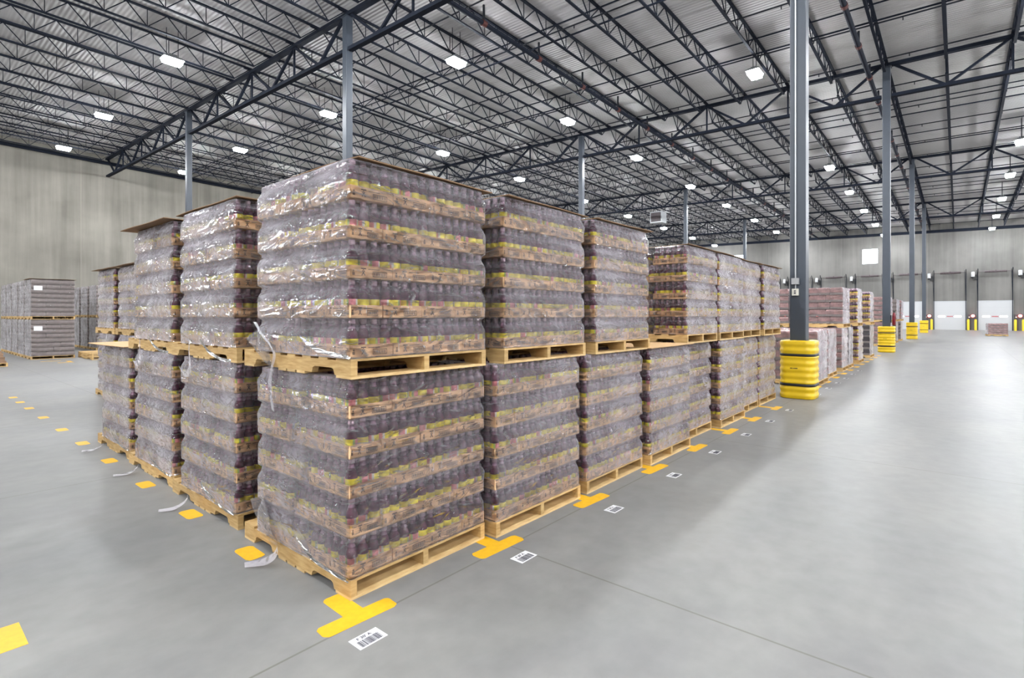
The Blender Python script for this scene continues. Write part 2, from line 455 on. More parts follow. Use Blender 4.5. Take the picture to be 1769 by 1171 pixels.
for gi, gx in enumerate(GX):
    if gi == 0: continue
    for k in range(len(CY) - 2, -1, -1):
        y0, y1 = CY[k], CY[k + 1]; Ln = y1 - y0
        g = thing('girder_truss', 'dark girder truss, %s line from dock wall, %s span from left wall' % (nth(len(GX) - gi), nth(len(CY) - 1 - k)),
                  'girder', (gx, y0, zc(gx, y0)), 0, 'girder trusses between the columns')
        f = lambda y, z: (0, y, z + sy * y)
        t = MB(); t.bar(f(.005, 0), f(Ln - .005, 0), .20, .13); link('top_chord', t.mesh('girder_top_chord', [M['steel']]), g)
        c = MB(); c.bar(f(.17, -1.25), f(Ln - .17, -1.25), .20, .12); link('bottom_chord', c.mesh('girder_bottom_chord', [M['steel']]), g)
        st = Ln / 8
        for i in range(8):
            a, e = (0, -1.25) if i % 2 == 0 else (-1.25, 0)
            d = MB(); d.bar(f(max(i * st, .2), a), f(min((i + 1) * st, Ln - .2), e), .10, .09); link('web_diagonal', d.mesh('girder_diagonal', [M['steel']]), g)
            if i % 2 == 0 and i > 0:
                d = MB(); d.bar(f(i * st, 0), f(i * st, -1.25), .07, .06); link('web_vertical', d.mesh('girder_vertical', [M['steel']]), g)
# bridging rods and sprinkler branch lines run across the joists, mains along them
k = 0
for bi in range(2, nb):
    x0, x1 = BX[bi], BX[bi + 1]
    for q, fr in enumerate((0.33, 0.67)):
        x = x0 + (x1 - x0) * fr
        t = MB()
        t.bar((0, 0, -.49), (0, YB + 12 - .2, -.49 + sy * (YB + 11.8)), .045, .045)
        t.bar((0, 0, .08), (0, YB + 12 - .2, .08 + sy * (YB + 11.8)), .04, .04)
        br = link('bridging_line', t.mesh('bridging_line', [M['steel']]), None, (x, -12, zc(x, -12)))
        tag(br, 'dark bridging angles across joists, %s line in %s bay from dock wall' % (nth(q + 1), nth(nb - bi)), 'bridging', 'bridging lines across the joists', 'thing')
xs = [11.2 + 3.05 * i for i in range(19)]
for i, x in enumerate(xs):
    t = MB(); t.tube((0, 0, -.12), (0, YB + 12 - .4, -.12 + sy * (YB + 11.6)), .026, 6)
    pp = link('sprinkler_branch', t.mesh('sprinkler_branch', [M['pipe']]), None, (x, -12, zc(x, -12)))
    tag(pp, 'thin black sprinkler branch pipe across the joists, %s counted from the dock wall' % nth(len(xs) - i), 'pipe', 'sprinkler branch pipes', 'thing')
    h = MB()
    for yy in range(2, 54, 3):
        h.tube((0, yy, -.12 + sy * yy), (0, yy, -.24 + sy * yy), .018, 6)
    ho = link('sprinkler_heads', h.mesh('sprinkler_heads', [M['pipe']]), pp); ho['kind'] = 'stuff'
for (y, dz, r, lab) in ((9.75, -.72, .085, 'thick dark sprinkler main pipe running over the corner stack towards the dock'),
                        (0.28, -.62, .085, 'thick dark sprinkler main pipe beside the column row along the aisle')):
    t = MB(); t.tube((0, 0, dz), (XB - 2.2 - .5, 0, dz + sx * (XB - 2.7)), r, 10)
    pm = tag(link('sprinkler_main', t.mesh('sprinkler_main', [M['steel']]), None, (2.2, y, zc(2.2, y))), lab, 'pipe', None, 'thing')
    for i in range(1, 21):
        x = 3.05 * i + .1
        t = MB(); t.tube((x - .09, 0, dz + sx * x), (x + .09, 0, dz + sx * x), r + .02, 10); link('coupling', t.mesh('coupling', [M['rust']]), pm)
        t = MB(); t.tube((x, 0, dz + sx * x), (x, 0, -.1 + sx * x), .04, 8); link('riser', t.mesh('riser', [M['pipe']]), pm)

# ------------------------------------------------------------------ high-bay lights
LX = [-32.4, -24.8, -17.2, -9.6, -2.0, 5.72, 12.35, 19.77, 26.9, 35.1, 42.65, 50.4, 58.1, 65.25]  # negative entries are unseen rows, added to brighten the left load faces
LY = [39.5, 30.5, 20.8, 12.0, 3.5, -4.83, -13.0, -21.5, -30.0, -38.5]  # rightmost rows are out of view, added to brighten the aisle-facing loads
hm = MB()
hm.box((-.36, -.24, .012), (.36, .24, .05)); hm.box((-.30, -.18, .05), (.30, .18, .10)); hm.box((-.14, -.1, .10), (.14, .1, .2))
hm.box((-.365, -.245, 0), (-.35, .245, .05)); hm.box((.35, -.245, 0), (.365, .245, .05)); hm.box((-.365, -.245, 0), (.365, -.23, .05)); hm.box((-.365, .23, 0), (.365, .245, .05))
hm = hm.mesh('light_housing', [M['housing']])
lm = MB(); lm.add([(-.30, -.18, -.14), (.30, -.18, -.14), (.30, .18, -.14), (-.30, .18, -.14), (-.33, -.21, .005), (.33, -.21, .005), (.33, .21, .005), (-.33, .21, .005)], [(3, 2, 1, 0), (0, 1, 5, 4), (1, 2, 6, 5), (2, 3, 7, 6), (3, 0, 4, 7)]); lm = lm.mesh('light_lens', [M['lens']])
cd = MB(); cd.tube((-.2, 0, .05), (-.2, 0, 1.18), .012, 6); cd.tube((.2, 0, .05), (.2, 0, 1.18), .012, 6); cd = cd.mesh('hanger', [M['steel']])
for i, x in enumerate(LX):
    for j, y in enumerate(LY):
        o = thing('high_bay_light', 'glowing high-bay light, %s from left wall, %s row from dock wall' % (nth(j + 1), nth(len(LX) - i)),
                  'ceiling light', (x, y, zc(x, y) - 1.0), 0, 'high-bay lights under the roof')
        link('housing', hm, o); link('lens', lm, o); link('hanger_rods', cd, o)

# unit heater hanging between the joists
uh = thing('unit_heater', 'grey box-shaped unit heater hanging high under the roof above the far stacks', 'heater', (43.4, 18.2, 9.7))
b = MB(); b.box((-.5, -.55, 0), (.5, .55, 1.0)); link('casing', b.mesh('heater_casing', [M['galv']]), uh)
b = MB(); b.box((-.54, -.45, .1), (-.5, .45, .9), 0)
for i in range(6): b.box((-.57, -.45, .14 + i * .13), (-.54, .45, .18 + i * .13))
link('louver', b.mesh('heater_louver', [M['darkpack']]), uh)
b = MB(); b.tube((.5, 0, .5), (1.0, 0, .5), .3, 16); link('fan_shroud', b.mesh('fan_shroud', [M['steel']]), uh)
for q in (-.45, .45):
    b = MB(); b.tube((0, q, 1.0), (0, q, zc(43.4, 18.2) + .2 - 9.7), .02, 6); link('hanger_rod', b.mesh('hanger_rod', [M['steel']]), uh)

# ------------------------------------------------------------------ columns and their guards
def rsq(h, r, n=8):
    pts = []
    for cx, cy, a0 in ((h - r, h - r, 0), (-h + r, h - r, 90), (-h + r, -h + r, 180), (h - r, -h + r, 270)):
        for i in range(n + 1):
            t = R(a0 + 90 * i / n); pts.append((cx + r * math.cos(t), cy + r * math.sin(t), math.cos(t), math.sin(t)))
    return pts
def ring_mesh(name, levels, base, mats, cap=False):
    b = MB(); n = len(base)
    for z, o in levels:
        for x, y, nx, ny in base: b.v.append((x + nx * o, y + ny * o, z))
    for k in range(len(levels) - 1):
        for i in range(n):
            j = (i + 1) % n
            b.f.append((k * n + i, k * n + j, (k + 1) * n + j, (k + 1) * n + i)); b.m.append(0)
    return b.mesh(name, mats, True)
GH = 1.03
lv = [(0.0, -.03), (0.006, -.008)]
strap = (0.247, 0.775)
for i in range(1, 80):
    z = 0.006 + (GH - .03) * i / 80
    rib = 0.5 - 0.5 * math.cos(2 * math.pi * z / 0.114)
    o = -.010 + .013 * rib
    for s in strap:
        if abs(z - s) < .026: o = -.012
    lv.append((z, o))
lv += [(GH - .012, -.004), (GH - .003, -.018), (GH, -.035), (GH, -.135)]
gm = ring_mesh('guard_body', lv, rsq(.285, .15), [M['yellow']])
def strap_mesh(z): return ring_mesh('guard_strap', [(z - .022, -.015), (z - .022, .001), (z + .022, .001), (z + .022, -.015)], rsq(.285, .15), [M['black']])
st_m = [strap_mesh(z) for z in strap]
gmark = MB()
for y0, y1 in ((-.03, .02), (.025, .04), (.05, .09)): gmark.box((-.292, y0, .535), (-.284, y1, .547))
gmark = gmark.mesh('guard_marking', [M['black']])
ROWN = {1: 'row along the aisle', 2: 'second row from the aisle', 3: 'third row from the aisle'}
for ri in (1, 2, 3):
    for gi in (1, 2, 3, 4):
        x, y = GX[gi], CY[ri]
        H = zc(x, y) - .085
        c = thing('column', 'dark grey square column, %s from dock wall, %s' % (nth(5 - gi), ROWN[ri]), 'column', (x, y, 0), 0, 'steel columns under the girders')
        b = MB(); pr_ = rsq(.13, .018, 3); n = len(pr_)
        for z in (0, H):
            for px, py, _, _ in pr_: b.v.append((px, py, z))
        for i in range(n): b.f.append((i, (i + 1) % n, n + (i + 1) % n, n + i)); b.m.append(0)
        b.f.append(tuple(range(n, 2 * n))); b.m.append(0)
        link('shaft', b.mesh('column_shaft', [M['column']]), c)
        b = MB(); b.box((-.19, -.19, 0), (.19, .19, .02)); link('base_plate', b.mesh('base_plate', [M['column']]), c)
        b = MB(); b.box((-.17, -.17, H - .02), (.17, .17, H)); link('cap_plate', b.mesh('cap_plate', [M['column']]), c)
        if ri == 1 and gi == 1:
            b = MB(); b.tube((-.15, .03, 2.14), (-.15, .03, H - .1), .013, 8); link('conduit', b.mesh('conduit', [M['galv']]), c)
            b = MB(); b.tube((-.15, .03, 1.95), (-.15, .03, 2.03), .011, 8); link('conduit', b.mesh('conduit', [M['galv']]), c)
            b = MB(); b.box((-.19, -.03, 2.03), (-.13, .09, 2.14)); link('junction_box', b.mesh('junction_box', [M['galv']]), c)
            b = MB(); b.box((-.20, -.02, 1.83), (-.13, .08, 1.95)); b.box((-.205, .015, 1.86), (-.2, .045, 1.885), 1); b.box((-.205, .015, 1.90), (-.2, .045, 1.92), 1)
            link('outlet_box', b.mesh('outlet_box', [M['offwhite'], M['ink']]), c)
        if ri == 1:
            g = thing('column_guard', 'yellow ribbed plastic guard with black straps round the %s aisle column from the dock wall' % nth(5 - gi), 'column guard', (x, y, 0), 0, 'column guards along the aisle')
            link('guard_body', gm, g)
            for s in st_m: link('strap', s, g)
            link('marking', gmark, g)
ex = thing('fire_extinguisher', 'red fire extinguisher hung on the side of the aisle column above its yellow guard', 'fire extinguisher', (GX[2], CY[1] - .24, 1.08))
b = MB(); b.lathe([(.0, 0), (.05, 0), (.06, .02), (.06, .38), (.045, .45), (.025, .48), (.025, .5)], 14, lambda k, i: 0); link('bottle', b.mesh('extinguisher_bottle', [M['ext']], True), ex)
b = MB(); b.box((-.02, -.02, .5), (.02, .02, .55)); b.bar((0, 0, .55), (-.12, 0, .57), .02, .015); link('valve', b.mesh('extinguisher_valve', [M['black']]), ex)
b = MB(); b.box((-.03, .08, .1), (.03, .112, .4)); link('bracket', b.mesh('extinguisher_bracket', [M['black']]), ex)

# ------------------------------------------------------------------ dock doors
DC = [-8.51, -5.13, -1.75, 1.63, 5.01, 8.39, 11.77, 15.15]
pan = MB(); pan.box((-.08, -1.2, .0), (-.02, 1.2, 2.8))
for i in range(1, 5): pan.box((-.082, -1.2, i * .56 - .006), (-.079, 1.2, i * .56 + .006), 1)
for z in (.75, 1.15, 1.85, 2.3): pan.box((-.085, -.02, z), (-.08, .02, z + .05), 1)
pan = pan.mesh('door_panel', [M['door'], M['galv']])
frm = MB(); frm.box((-.1, -1.3, 0), (0, -1.2, 2.86)); frm.box((-.1, 1.2, 0), (0, 1.3, 2.86)); frm.box((-.1, -1.3, 2.8), (0, 1.3, 2.9)); frm = frm.mesh('door_frame', [M['galv']])
trk = MB()
for s in (-1.25, 1.25):
    trk.bar((-.12, s, 0), (-.12, s, 5.75), .06, .06); trk.bar((-.2, s, 2.8), (-.5, s + .1, 5.9), .03, .03)
    trk.bar((-.12, s, 5.6), (-.6, s, 6.0), .05, .08)
trk = trk.mesh('lift_track', [M['steel']])
spr = MB(); spr.tube((-.25, -.86, 5.72), (-.25, .75, 5.72), .09, 10); spr.tube((-.25, -1.25, 5.72), (-.25, 1.25, 5.72), .025, 6); spr.box((-.32, -.12, 5.62), (-.02, .02, 5.85)); spr = spr.mesh('counter_spring', [M['darkpack']])
slt = MB(); slt.box((-.09, .35, 1.27), (-.078, .9, 1.42)); slt.box((-.09, -.9, 1.27), (-.078, -.35, 1.42)); slt = slt.mesh('vision_slot', [M['slot']])
rmk = MB()
for i in range(8):
    rmk.box((-.09, -.24 + i * .06, 1.30), (-.081, -.24 + i * .06 + .042, 1.40))
rmk = rmk.mesh('door_sign', [M['redprint']])
bol = MB(); bol.lathe([(.10, 0), (.10, .98), (.085, 1.03), (.05, 1.06), (0.001, 1.07)], 14, lambda k, i: 0); bol = bol.mesh('bollard', [M['bollard']], True)
for i, y in enumerate(DC):
    d = struct('door_%d' % (i + 1), frm, (XB, y, 0))
    link('panel', pan, d); link('lift_track', trk, d); link('counter_spring', spr, d); link('vision_slots', slt, d); link('red_sign', rmk, d)
    for s, w in ((-1, 'right'), (1, 'left')):
        if i == 0 and s < 0: continue
        lab = 'short yellow bollard at the very right edge beside the last signal box' if i == 0 else 'short yellow bollard at the %s side of the %s dock door from the right' % (w, nth(i))
        tag(link('bollard', bol, None, (XB - .55, y + s * 1.42, 0)), lab, 'bollard', 'bollards beside the dock doors', 'thing')
    sb = thing('signal_box', 'dark box with a glowing red signal right of the %s dock door from right' % nth(i + 1), 'signal light', (XB - .03, y + 1.69, 1.18), 0, 'red dock signals')
    q = MB(); q.box((-.16, -.28, 0), (-.0, .30, .36)); q.tube((-.08, .1, 0), (-.08, .1, -1.18), .05, 8); link('box', q.mesh('signal_housing', [M['darkpack']]), sb)
    q = MB(); q.tube((-.16, -.08, .22), (-.24, -.08, .22), .13, 14); link('red_lamp', q.mesh('red_lamp', [M['red']]), sb)
    q = MB(); q.tube((-.16, .2, .1), (-.22, .2, .1), .06, 10); link('button', q.mesh('button', [M['offwhite']]), sb)
    lp = thing('dock_lamp', 'dock lamp with white head, high to the right of the %s dock door from right' % nth(i + 1), 'dock lamp', (XB, y + 1.62, 5.35), 0, 'swing-arm dock lamps')
    q = MB(); q.bar((0, 0, .1), (-.5, 0, .35), .05, .05); q.box((-.06, -.12, -.2), (0, .12, .2)); link('arm', q.mesh('lamp_arm', [M['steel']]), lp)
    q = MB(); q.tube((-.5, 0, .35), (-.62, .0, -.12), .14, 12); link('lamp_head', q.mesh('lamp_head', [M['door']]), lp)
    q = MB(); q.box((-.45, -.3, -.38), (-.1, -.05, .1)); link('dark_hood', q.mesh('dark_hood', [M['black']]), lp)

# ------------------------------------------------------------------ pallets
PH = 0.105
_pal = {}
def pallet_meshes(Wd, Ln):
    key = (Wd, Ln)
    if key in _pal: return _pal[key]
    z0, z1 = .014, .092; sc = Ln / 1.219
    nt_ = []
    for a in (.152, .838):
        a *= sc; e = a + .229 * sc
        nt_ += [(a, z0), (a + .012, z0 + .028), (a + .03, z0 + .036), (e - .03, z0 + .036), (e - .012, z0 + .028), (e, z0)]
    poly = [(0, z0)] + nt_ + [(Ln, z0), (Ln, z1), (0, z1)]
    sm = []
    for x in (0.0, Wd / 2 - .019, Wd - .038):
        q = MB(); q.prism(poly, x, x + .038); sm.append(q.mesh('pallet_stringer', [M['wood']]))
    tb = []
    n = 7; wds = [.14] + [.09] * 5 + [.14]; gap = (Ln - sum(wds)) / 6; y = 0
    for i in range(n):
        q = MB(); q.box((0, y, z1), (Wd, y + wds[i], PH)); tb.append(q.mesh('pallet_board', [M['wood2'] if i % 3 else M['wood']])); y += wds[i] + gap
    bb = []
    for y, w in ((0, .14), (Ln * .375, .09), (Ln / 2 - .045, .09), (Ln * .625 - .09, .09), (Ln - .14, .14)):
        q = MB(); q.box((0, y, 0), (Wd, y + w, z0)); bb.append(q.mesh('pallet_board', [M['wood2']]))
    _pal[key] = (sm, tb, bb)
    return _pal[key]
def pallet(loc, Wd, Ln, label, rz=0.0, group='wooden pallets'):
    o = thing('pallet', label, 'pallet', loc, rz, group)
    sm, tb, bb = pallet_meshes(Wd, Ln)
    for m in sm: link('stringer', m, o)
    for m in tb: link('top_board', m, o)
    for m in bb: link('bottom_board', m, o)
    return o

# ------------------------------------------------------------------ bottles and cases
P = 0.068
LH = 0.2075                                                   # one layer of cases
TH = 0.070                                                    # cardboard tray
PROF = [(.022, .003), (.0318, .008), (.0325, .03), (.0325, .068), (.0327, .069), (.0327, .101), (.0325, .102), (.0335, .112), (.0322, .125),
        (.0275, .140), (.020, .155), (.0152, .166), (.0142, .172), (.0142, .176), (.0172, .177), (.0172, .2025), (.0155, .2045)]
def bottle_mat(n):
    def f(k, i):
        if k == 4 or k == 3:
            a = i / n
            if a < .15: return 3
            if a < .20: return 4
            if a > .93: return 5
            return 2
        if k < 3: return 4
        if k >= 13: return 1
        if k >= 10: return 6
        return 0
    return f
BM = [M['juice'], M['cap'], M['band'], M['band_pink'], M['band_white'], M['band_green'], M['neck']]
b = MB(); b.lathe(PROF, 16, bottle_mat(16)); bottle_me = b.mesh('bottle', BM, True)
PROF2 = [PROF[i] for i in (1, 3, 5, 7, 9, 11, 13, 15)]
def low_mat(k, i):
    return {0: 4, 1: 2, 2: 0, 3: 0, 4: 6, 5: 1, 6: 1}[k]
PROF2 = [(.0318, .006), (.0325, .069), (.0327, .101), (.0333, .113), (.0275, .140), (.0152, .168), (.0172, .178), (.0168, .2035)]
_inner = {}
def inner_mesh(wx, wy, skip):
    key = (wx, wy, skip)
    if key not in _inner:
        q = MB(); rr = random.Random(len(_inner))
        for i in range(wx):
            for j in range(wy):
                if (i, j) in skip: continue
                q.lathe(PROF2, 8, low_mat, ((i + .5) * P, (j + .5) * P, 0))
        _inner[key] = q.mesh('bottles', BM, True) if q.v else None
    return _inner[key]
_tray = {}
def tray_mesh(wx, wy):
    if (wx, wy) in _tray: return _tray[(wx, wy)]
    w, d, t = wx * P - .002, wy * P - .002, .003
    q = MB()
    q.box((.001, .001, 0), (w, d, .003))
    q.box((.001, .001, 0), (w, t, TH)); q.box((.001, d - t, 0), (w, d, TH)); q.box((.001, t, 0), (t, d - t, TH)); q.box((w - t, t, 0), (w, d - t, TH))
    def art(ln, put):
        s = ln / .27
        put(.015 * s, .018, .03 * s, .034, 2); put(.018 * s, .036, .028 * s, .046, 2)            # small icon
        put(.066 * s, .052, .098 * s, .058, 1)                                                   # word over the figure
        for k in range(6):
            u = k / 6; put((.070 + .018 * u) * s, .018 + .026 * u, (.076 + .018 * u) * s, .018 + .026 * (u + 1 / 6), 1)
            put((.088 - .018 * u) * s, .018 + .026 * u, (.094 - .018 * u) * s, .018 + .026 * (u + 1 / 6), 1)
        put(.079 * s, .044, .085 * s, .050, 1)
        put(.112 * s, .050, .185 * s, .0545, 2)                                                  # text line
        x0, x1, y0, y1 = .140 * s, .232 * s, .014, .042                                          # bar-code panel
        put(x0, y0, x1, y0 + .003, 1); put(x0, y1 - .003, x1, y1, 1); put(x0, y0, x0 + .003, y1, 1); put(x1 - .003, y0, x1, y1, 1)
        for k in range(14):
            a = x0 + .007 + (x1 - x0 - .014) * k / 14; put(a, y0 + .006, a + (.003 if k % 3 else .0045), y1 - .006, 1 if k % 2 else 2)
    art(w, lambda a, z0, c, z1, m: q.add([(a, .0004, z0), (c, .0004, z0), (c, .0004, z1), (a, .0004, z1)], [(0, 1, 2, 3)], m))
    art(w, lambda a, z0, c, z1, m: q.add([(w - a, d + .0006, z0), (w - c, d + .0006, z0), (w - c, d + .0006, z1), (w - a, d + .0006, z1)], [(0, 1, 2, 3)], m))
    art(d, lambda a, z0, c, z1, m: q.add([(.0004, d - a, z0), (.0004, d - c, z0), (.0004, d - c, z1), (.0004, d - a, z1)], [(0, 1, 2, 3)], m))
    art(d, lambda a, z0, c, z1, m: q.add([(w + .0006, a, z0), (w + .0006, c, z0), (w + .0006, c, z1), (w + .0006, a, z1)], [(0, 1, 2, 3)], m))
    _tray[(wx, wy)] = q.mesh('case_tray', [M['kraft'], M['print'], M['print2']])
    return _tray[(wx, wy)]

# ------------------------------------------------------------------ stretch film
_film = {}
def film_mesh(Wd, Dp, layers, lh, seed, mat, fine=True, dish=1.0):
    key = (Wd, Dp, layers, lh, seed, mat.name, fine)
    if key in _film: return _film[key]
    e = .005; r = .028
    base = []
    step = .022 if fine else .06
    def side(x0, y0, x1, y1, nx, ny):
        ln = math.hypot(x1 - x0, y1 - y0); n = max(2, int(ln / step))
        for i in range(n):
            u = i / n; base.append((x0 + (x1 - x0) * u, y0 + (y1 - y0) * u, nx, ny, min(u, 1 - u) * ln))
    def corner(cx, cy, a0):
        for i in range(4):
            t = R(a0 + 90 * i / 4); base.append((cx + r * math.cos(t), cy + r * math.sin(t), math.cos(t), math.sin(t), 0.0))
    x0, y0, x1, y1 = -e, -e, Wd + e, Dp + e
    side(x0 + r, y0, x1 - r, y0, 0, -1); corner(x1 - r, y0 + r, 270)
    side(x1, y0 + r, x1, y1 - r, 1, 0); corner(x1 - r, y1 - r, 0)
    side(x1 - r, y1, x0 + r, y1, 0, 1); corner(x0 + r, y1 - r, 90)
    side(x0, y1 - r, x0, y0 + r, -1, 0); corner(x0 + r, y0 + r, 180)
    H = layers * lh
    nz = 14 if fine else 7
    zs = [(0, .004)]
    for l in range(layers):
        for i in range(nz):
            u = i / nz; z = l * lh + u * lh
            ks = ((0, 0), (.50, .001), (.60, .001), (.68, -.003), (.76, -.010), (.81, -.014), (.93, -.016), (1.0, -.004))
            for (ua, oa), (ub, ob) in zip(ks, ks[1:]):
                if ua <= u <= ub: o = oa + (ob - oa) * (u - ua) / (ub - ua)
            if l == layers - 1 and u > .81: o = -.015
            zs.append((z, o * dish))
    zs += [(H, -.016 * dish), (H + .002, -.03), (H + .003, -.09)]
    b = MB(); n = len(base); sv = Vector((seed * 7.3, seed * 3.1, seed * 1.7))
    for z, o in zs:
        for x, y, nx, ny, c in base:
            cn = 1.0 + 0.5 * math.exp(-c / .05)               # film pulls in harder round the corners
            p = Vector((x, y, z))
            w = noise.noise(Vector((x * 3, y * 3, z * 11)) + sv) * .005 + noise.noise(Vector((x * 14, y * 14, z * 20)) + sv) * .0022
            q = o * cn + w + .003
            b.v.append((x + nx * q, y + ny * q, z + noise.noise(Vector((x * 5, y * 5, z * 3)) - sv) * .004))
    for k in range(len(zs) - 1):
        for i in range(n):
            j = (i + 1) % n
            b.f.append((k * n + i, k * n + j, (k + 1) * n + j, (k + 1) * n + i)); b.m.append(0)
    _film[key] = b.mesh('stretch_film', [mat], True)
    return _film[key]

def ribbon(name, pts, widths, sidev, mat, parent, seed=0, amp=.012):
    # a loose strip of film that follows the points, world coordinates
    pts = [Vector(p) for p in pts]; fine = []; wf = []
    for i in range(len(pts) - 1):
        p0, p1, p2, p3 = pts[max(i - 1, 0)], pts[i], pts[i + 1], pts[min(i + 2, len(pts) - 1)]
        for k in range(8):
            t = k / 8
            fine.append(.5 * ((2 * p1) + (p2 - p0) * t + (2 * p0 - 5 * p1 + 4 * p2 - p3) * t * t + (3 * p1 - p0 - 3 * p2 + p3) * t ** 3))
            wf.append(widths[i] + (widths[i + 1] - widths[i]) * t)
    fine.append(pts[-1]); wf.append(widths[-1])
    b = MB(); sv = Vector(sidev).normalized(); nn = 6; L0 = Vector(parent.location)
    for i, p in enumerate(fine):
        for j in range(nn + 1):
            u = j / nn - .5
            q = p + sv * (u * wf[i])
            q = q + Vector((noise.noise(q * 9 + Vector((seed, 0, 0))), noise.noise(q * 9 + Vector((0, seed, 5))), noise.noise(q * 9 + Vector((0, 3, seed))))) * amp
            b.v.append(tuple(q - L0))
    for i in range(len(fine) - 1):
        for j in range(nn):
            a = i * (nn + 1) + j; b.f.append((a, a + 1, a + nn + 2, a + nn + 1)); b.m.append(0)
    return link(name, b.mesh(name, [mat], True), parent)

# ------------------------------------------------------------------ wrapped loads of bottles
GAP = 0.085
LW, LD = 15 * P, 14 * P + GAP
def layer_plan(mirror):
    d = LD
    c = [(0, 0, 4, 3), (4 * P, 0, 4, 3), (8 * P, 0, 4, 3), (12 * P, 0, 3, 4), (0, 3 * P, 4, 3), (0, d - 4 * P, 3, 4), (0, d - 8 * P, 3, 4),
         (3 * P, d - 3 * P, 4, 3), (7 * P, d - 3 * P, 4, 3), (11 * P, d - 3 * P, 4, 3), (12 * P, 4 * P, 3, 4), (11 * P, d - 6 * P, 4, 3)]
    if mirror: c = [(LW - x - wx * P, y, wx, wy) for x, y, wx, wy in c]
    return c
rnd = random.Random(7)
def bottle_load(loc, label, front=True, left=False, rz=0.0, group='wrapped bottle loads', film='film', seed=0, layers=5, fine=True, single=True):
    o = thing('wrapped_load', label, 'wrapped load', loc, rz, group)
    for l in range(layers):
        for x, y, wx, wy in layer_plan(l % 2 == 1):
            jx, jy = rnd.uniform(-.003, .003), rnd.uniform(-.002, .002)
            c = link('bottle_case', tray_mesh(wx, wy), o, (x + jx, y + jy, l * LH))
            skip = set()
            if single:
                for i in range(wx):
                    for j in range(wy):
                        if (front and y == 0 and j == 0) or (left and x < 1e-6 and i == 0): skip.add((i, j))
            for (i, j) in sorted(skip):
                link('bottle', bottle_me, c, ((i + .5) * P + rnd.uniform(-.001, .001), (j + .5) * P + rnd.uniform(-.001, .001), 0), rnd.uniform(0, 6.28))
            im = inner_mesh(wx, wy, frozenset(skip))
            if im:
                q = link('bottles', im, c); q['kind'] = 'stuff'
    link('stretch_film', film_mesh(LW, LD, layers, LH, seed, M[film], fine), o)
    return o

# wrapped loads of flat multipacks (other products)
_pack = {}
def pack_case(w, d, h, mat):
    key = (round(w, 3), round(d, 3), h, mat)
    if key in _pack: return _pack[key]
    q = MB(); e = .012
    q.box((.002, .002, 0), (w - .002, d - .002, h * .30), 1)
    a = (.002, .002, w - .002, d - .002)
    lev = [(h * .30, 0), (h * .80, 0), (h * .93, e), (h * .985, 3 * e)]
    for z, i in lev: q.v += [(a[0] + i, a[1] + i, z), (a[2] - i, a[1] + i, z), (a[2] - i, a[3] - i, z), (a[0] + i, a[3] - i, z)]
    o = len(q.v) - 16
    for k in range(3):
        for s in range(4):
            q.f.append((o + k * 4 + s, o + k * 4 + (s + 1) % 4, o + k * 4 + 4 + (s + 1) % 4, o + k * 4 + 4 + s)); q.m.append(0 if k < 1 else 2)
    q.f.append((o + 12, o + 13, o + 14, o + 15)); q.m.append(2)
    _pack[key] = q.mesh('pack_case', [M[mat], M['greybrown'] if mat != 'greybrown' else M['greydark'], M['greydark'] if mat == 'greybrown' else (M['darkpack'] if mat != 'rose' else M['rose'])])
    return _pack[key]
def pack_load(loc, Wd, Dp, H, layers, mat, label, group, seed=0, paper=False, rz=0.0, film='film_far'):
    o = thing('wrapped_load', label, 'wrapped load', loc, rz, group)
    h = H / layers
    for l in range(layers):
        nx, ny = ((3, 4) if l % 2 == 0 else (2, 3))
        w, d = Wd / nx, Dp / ny
        for i in range(nx):
            for j in range(ny):
                if 0 < i < nx - 1 and 0 < j < ny - 1: continue
                link('pack_case', pack_case(w, d, h, mat), o, (i * w + rnd.uniform(-.004, .004), j * d + rnd.uniform(-.004, .004), l * h))
    link('stretch_film', film_mesh(Wd, Dp, layers, h, seed, M[film], False, .6), o)
    if paper:
        q = MB(); q.box((.06, -.016, H * .70), (.28, -.013, H * .82)); link('paper_label', q.mesh('paper_label', [M['paper']]), o)
    return o

def sheet(loc, Wd, Dp, label, warp=.02, rz=0.0, seed=0, t=.006):
    q = MB(); nx, ny = 10, 10
    for k in (0, 1):
        for i in range(nx + 1):
            for j in range(ny + 1):
                x, y = Wd * i / nx, Dp * j / ny
                z = warp * (noise.noise(Vector((x * 1.6 + seed, y * 1.6, seed * 2.0))) + 0.5 * max(0, (abs(x - Wd / 2) / Wd * 2) ** 6) * noise.noise(Vector((seed * 5.0, y, 0))))
                q.v.append((x, y, max(z, -.004) + k * t))
    n = (nx + 1) * (ny + 1); a = lambda i, j: i * (ny + 1) + j
    for i in range(nx):
        for j in range(ny):
            q.f += [(a(i, j), a(i, j + 1), a(i + 1, j + 1), a(i + 1, j)), (n + a(i, j), n + a(i + 1, j), n + a(i + 1, j + 1), n + a(i, j + 1))]; q.m += [0, 0]
    for i in range(nx):
        q.f += [(a(i, 0), a(i + 1, 0), n + a(i + 1, 0), n + a(i, 0)), (a(i + 1, ny), a(i, ny), n + a(i, ny), n + a(i + 1, ny))]; q.m += [0, 0]
    for j in range(ny):
        q.f += [(a(0, j + 1), a(0, j), n + a(0, j), n + a(0, j + 1)), (a(nx, j), a(nx, j + 1), n + a(nx, j + 1), n + a(nx, j))]; q.m += [0, 0]
    o = link('cardboard_sheet', q.mesh('cardboard_sheet', [M['sheet_tan' if 'bare tan' in label else 'sheet']]), None, loc, rz)
    return tag(o, label, 'cardboard sheet', 'cardboard sheets on the loads', 'thing')

Z1 = PH + 5 * LH + .006                                       # top of a lower load, where the upper pallet stands
ZT = Z1 + PH + 5 * LH + .006
def where(n): return 'stack at the near corner' if n == 1 else '%s aisle stack from the corner' % nth(n)
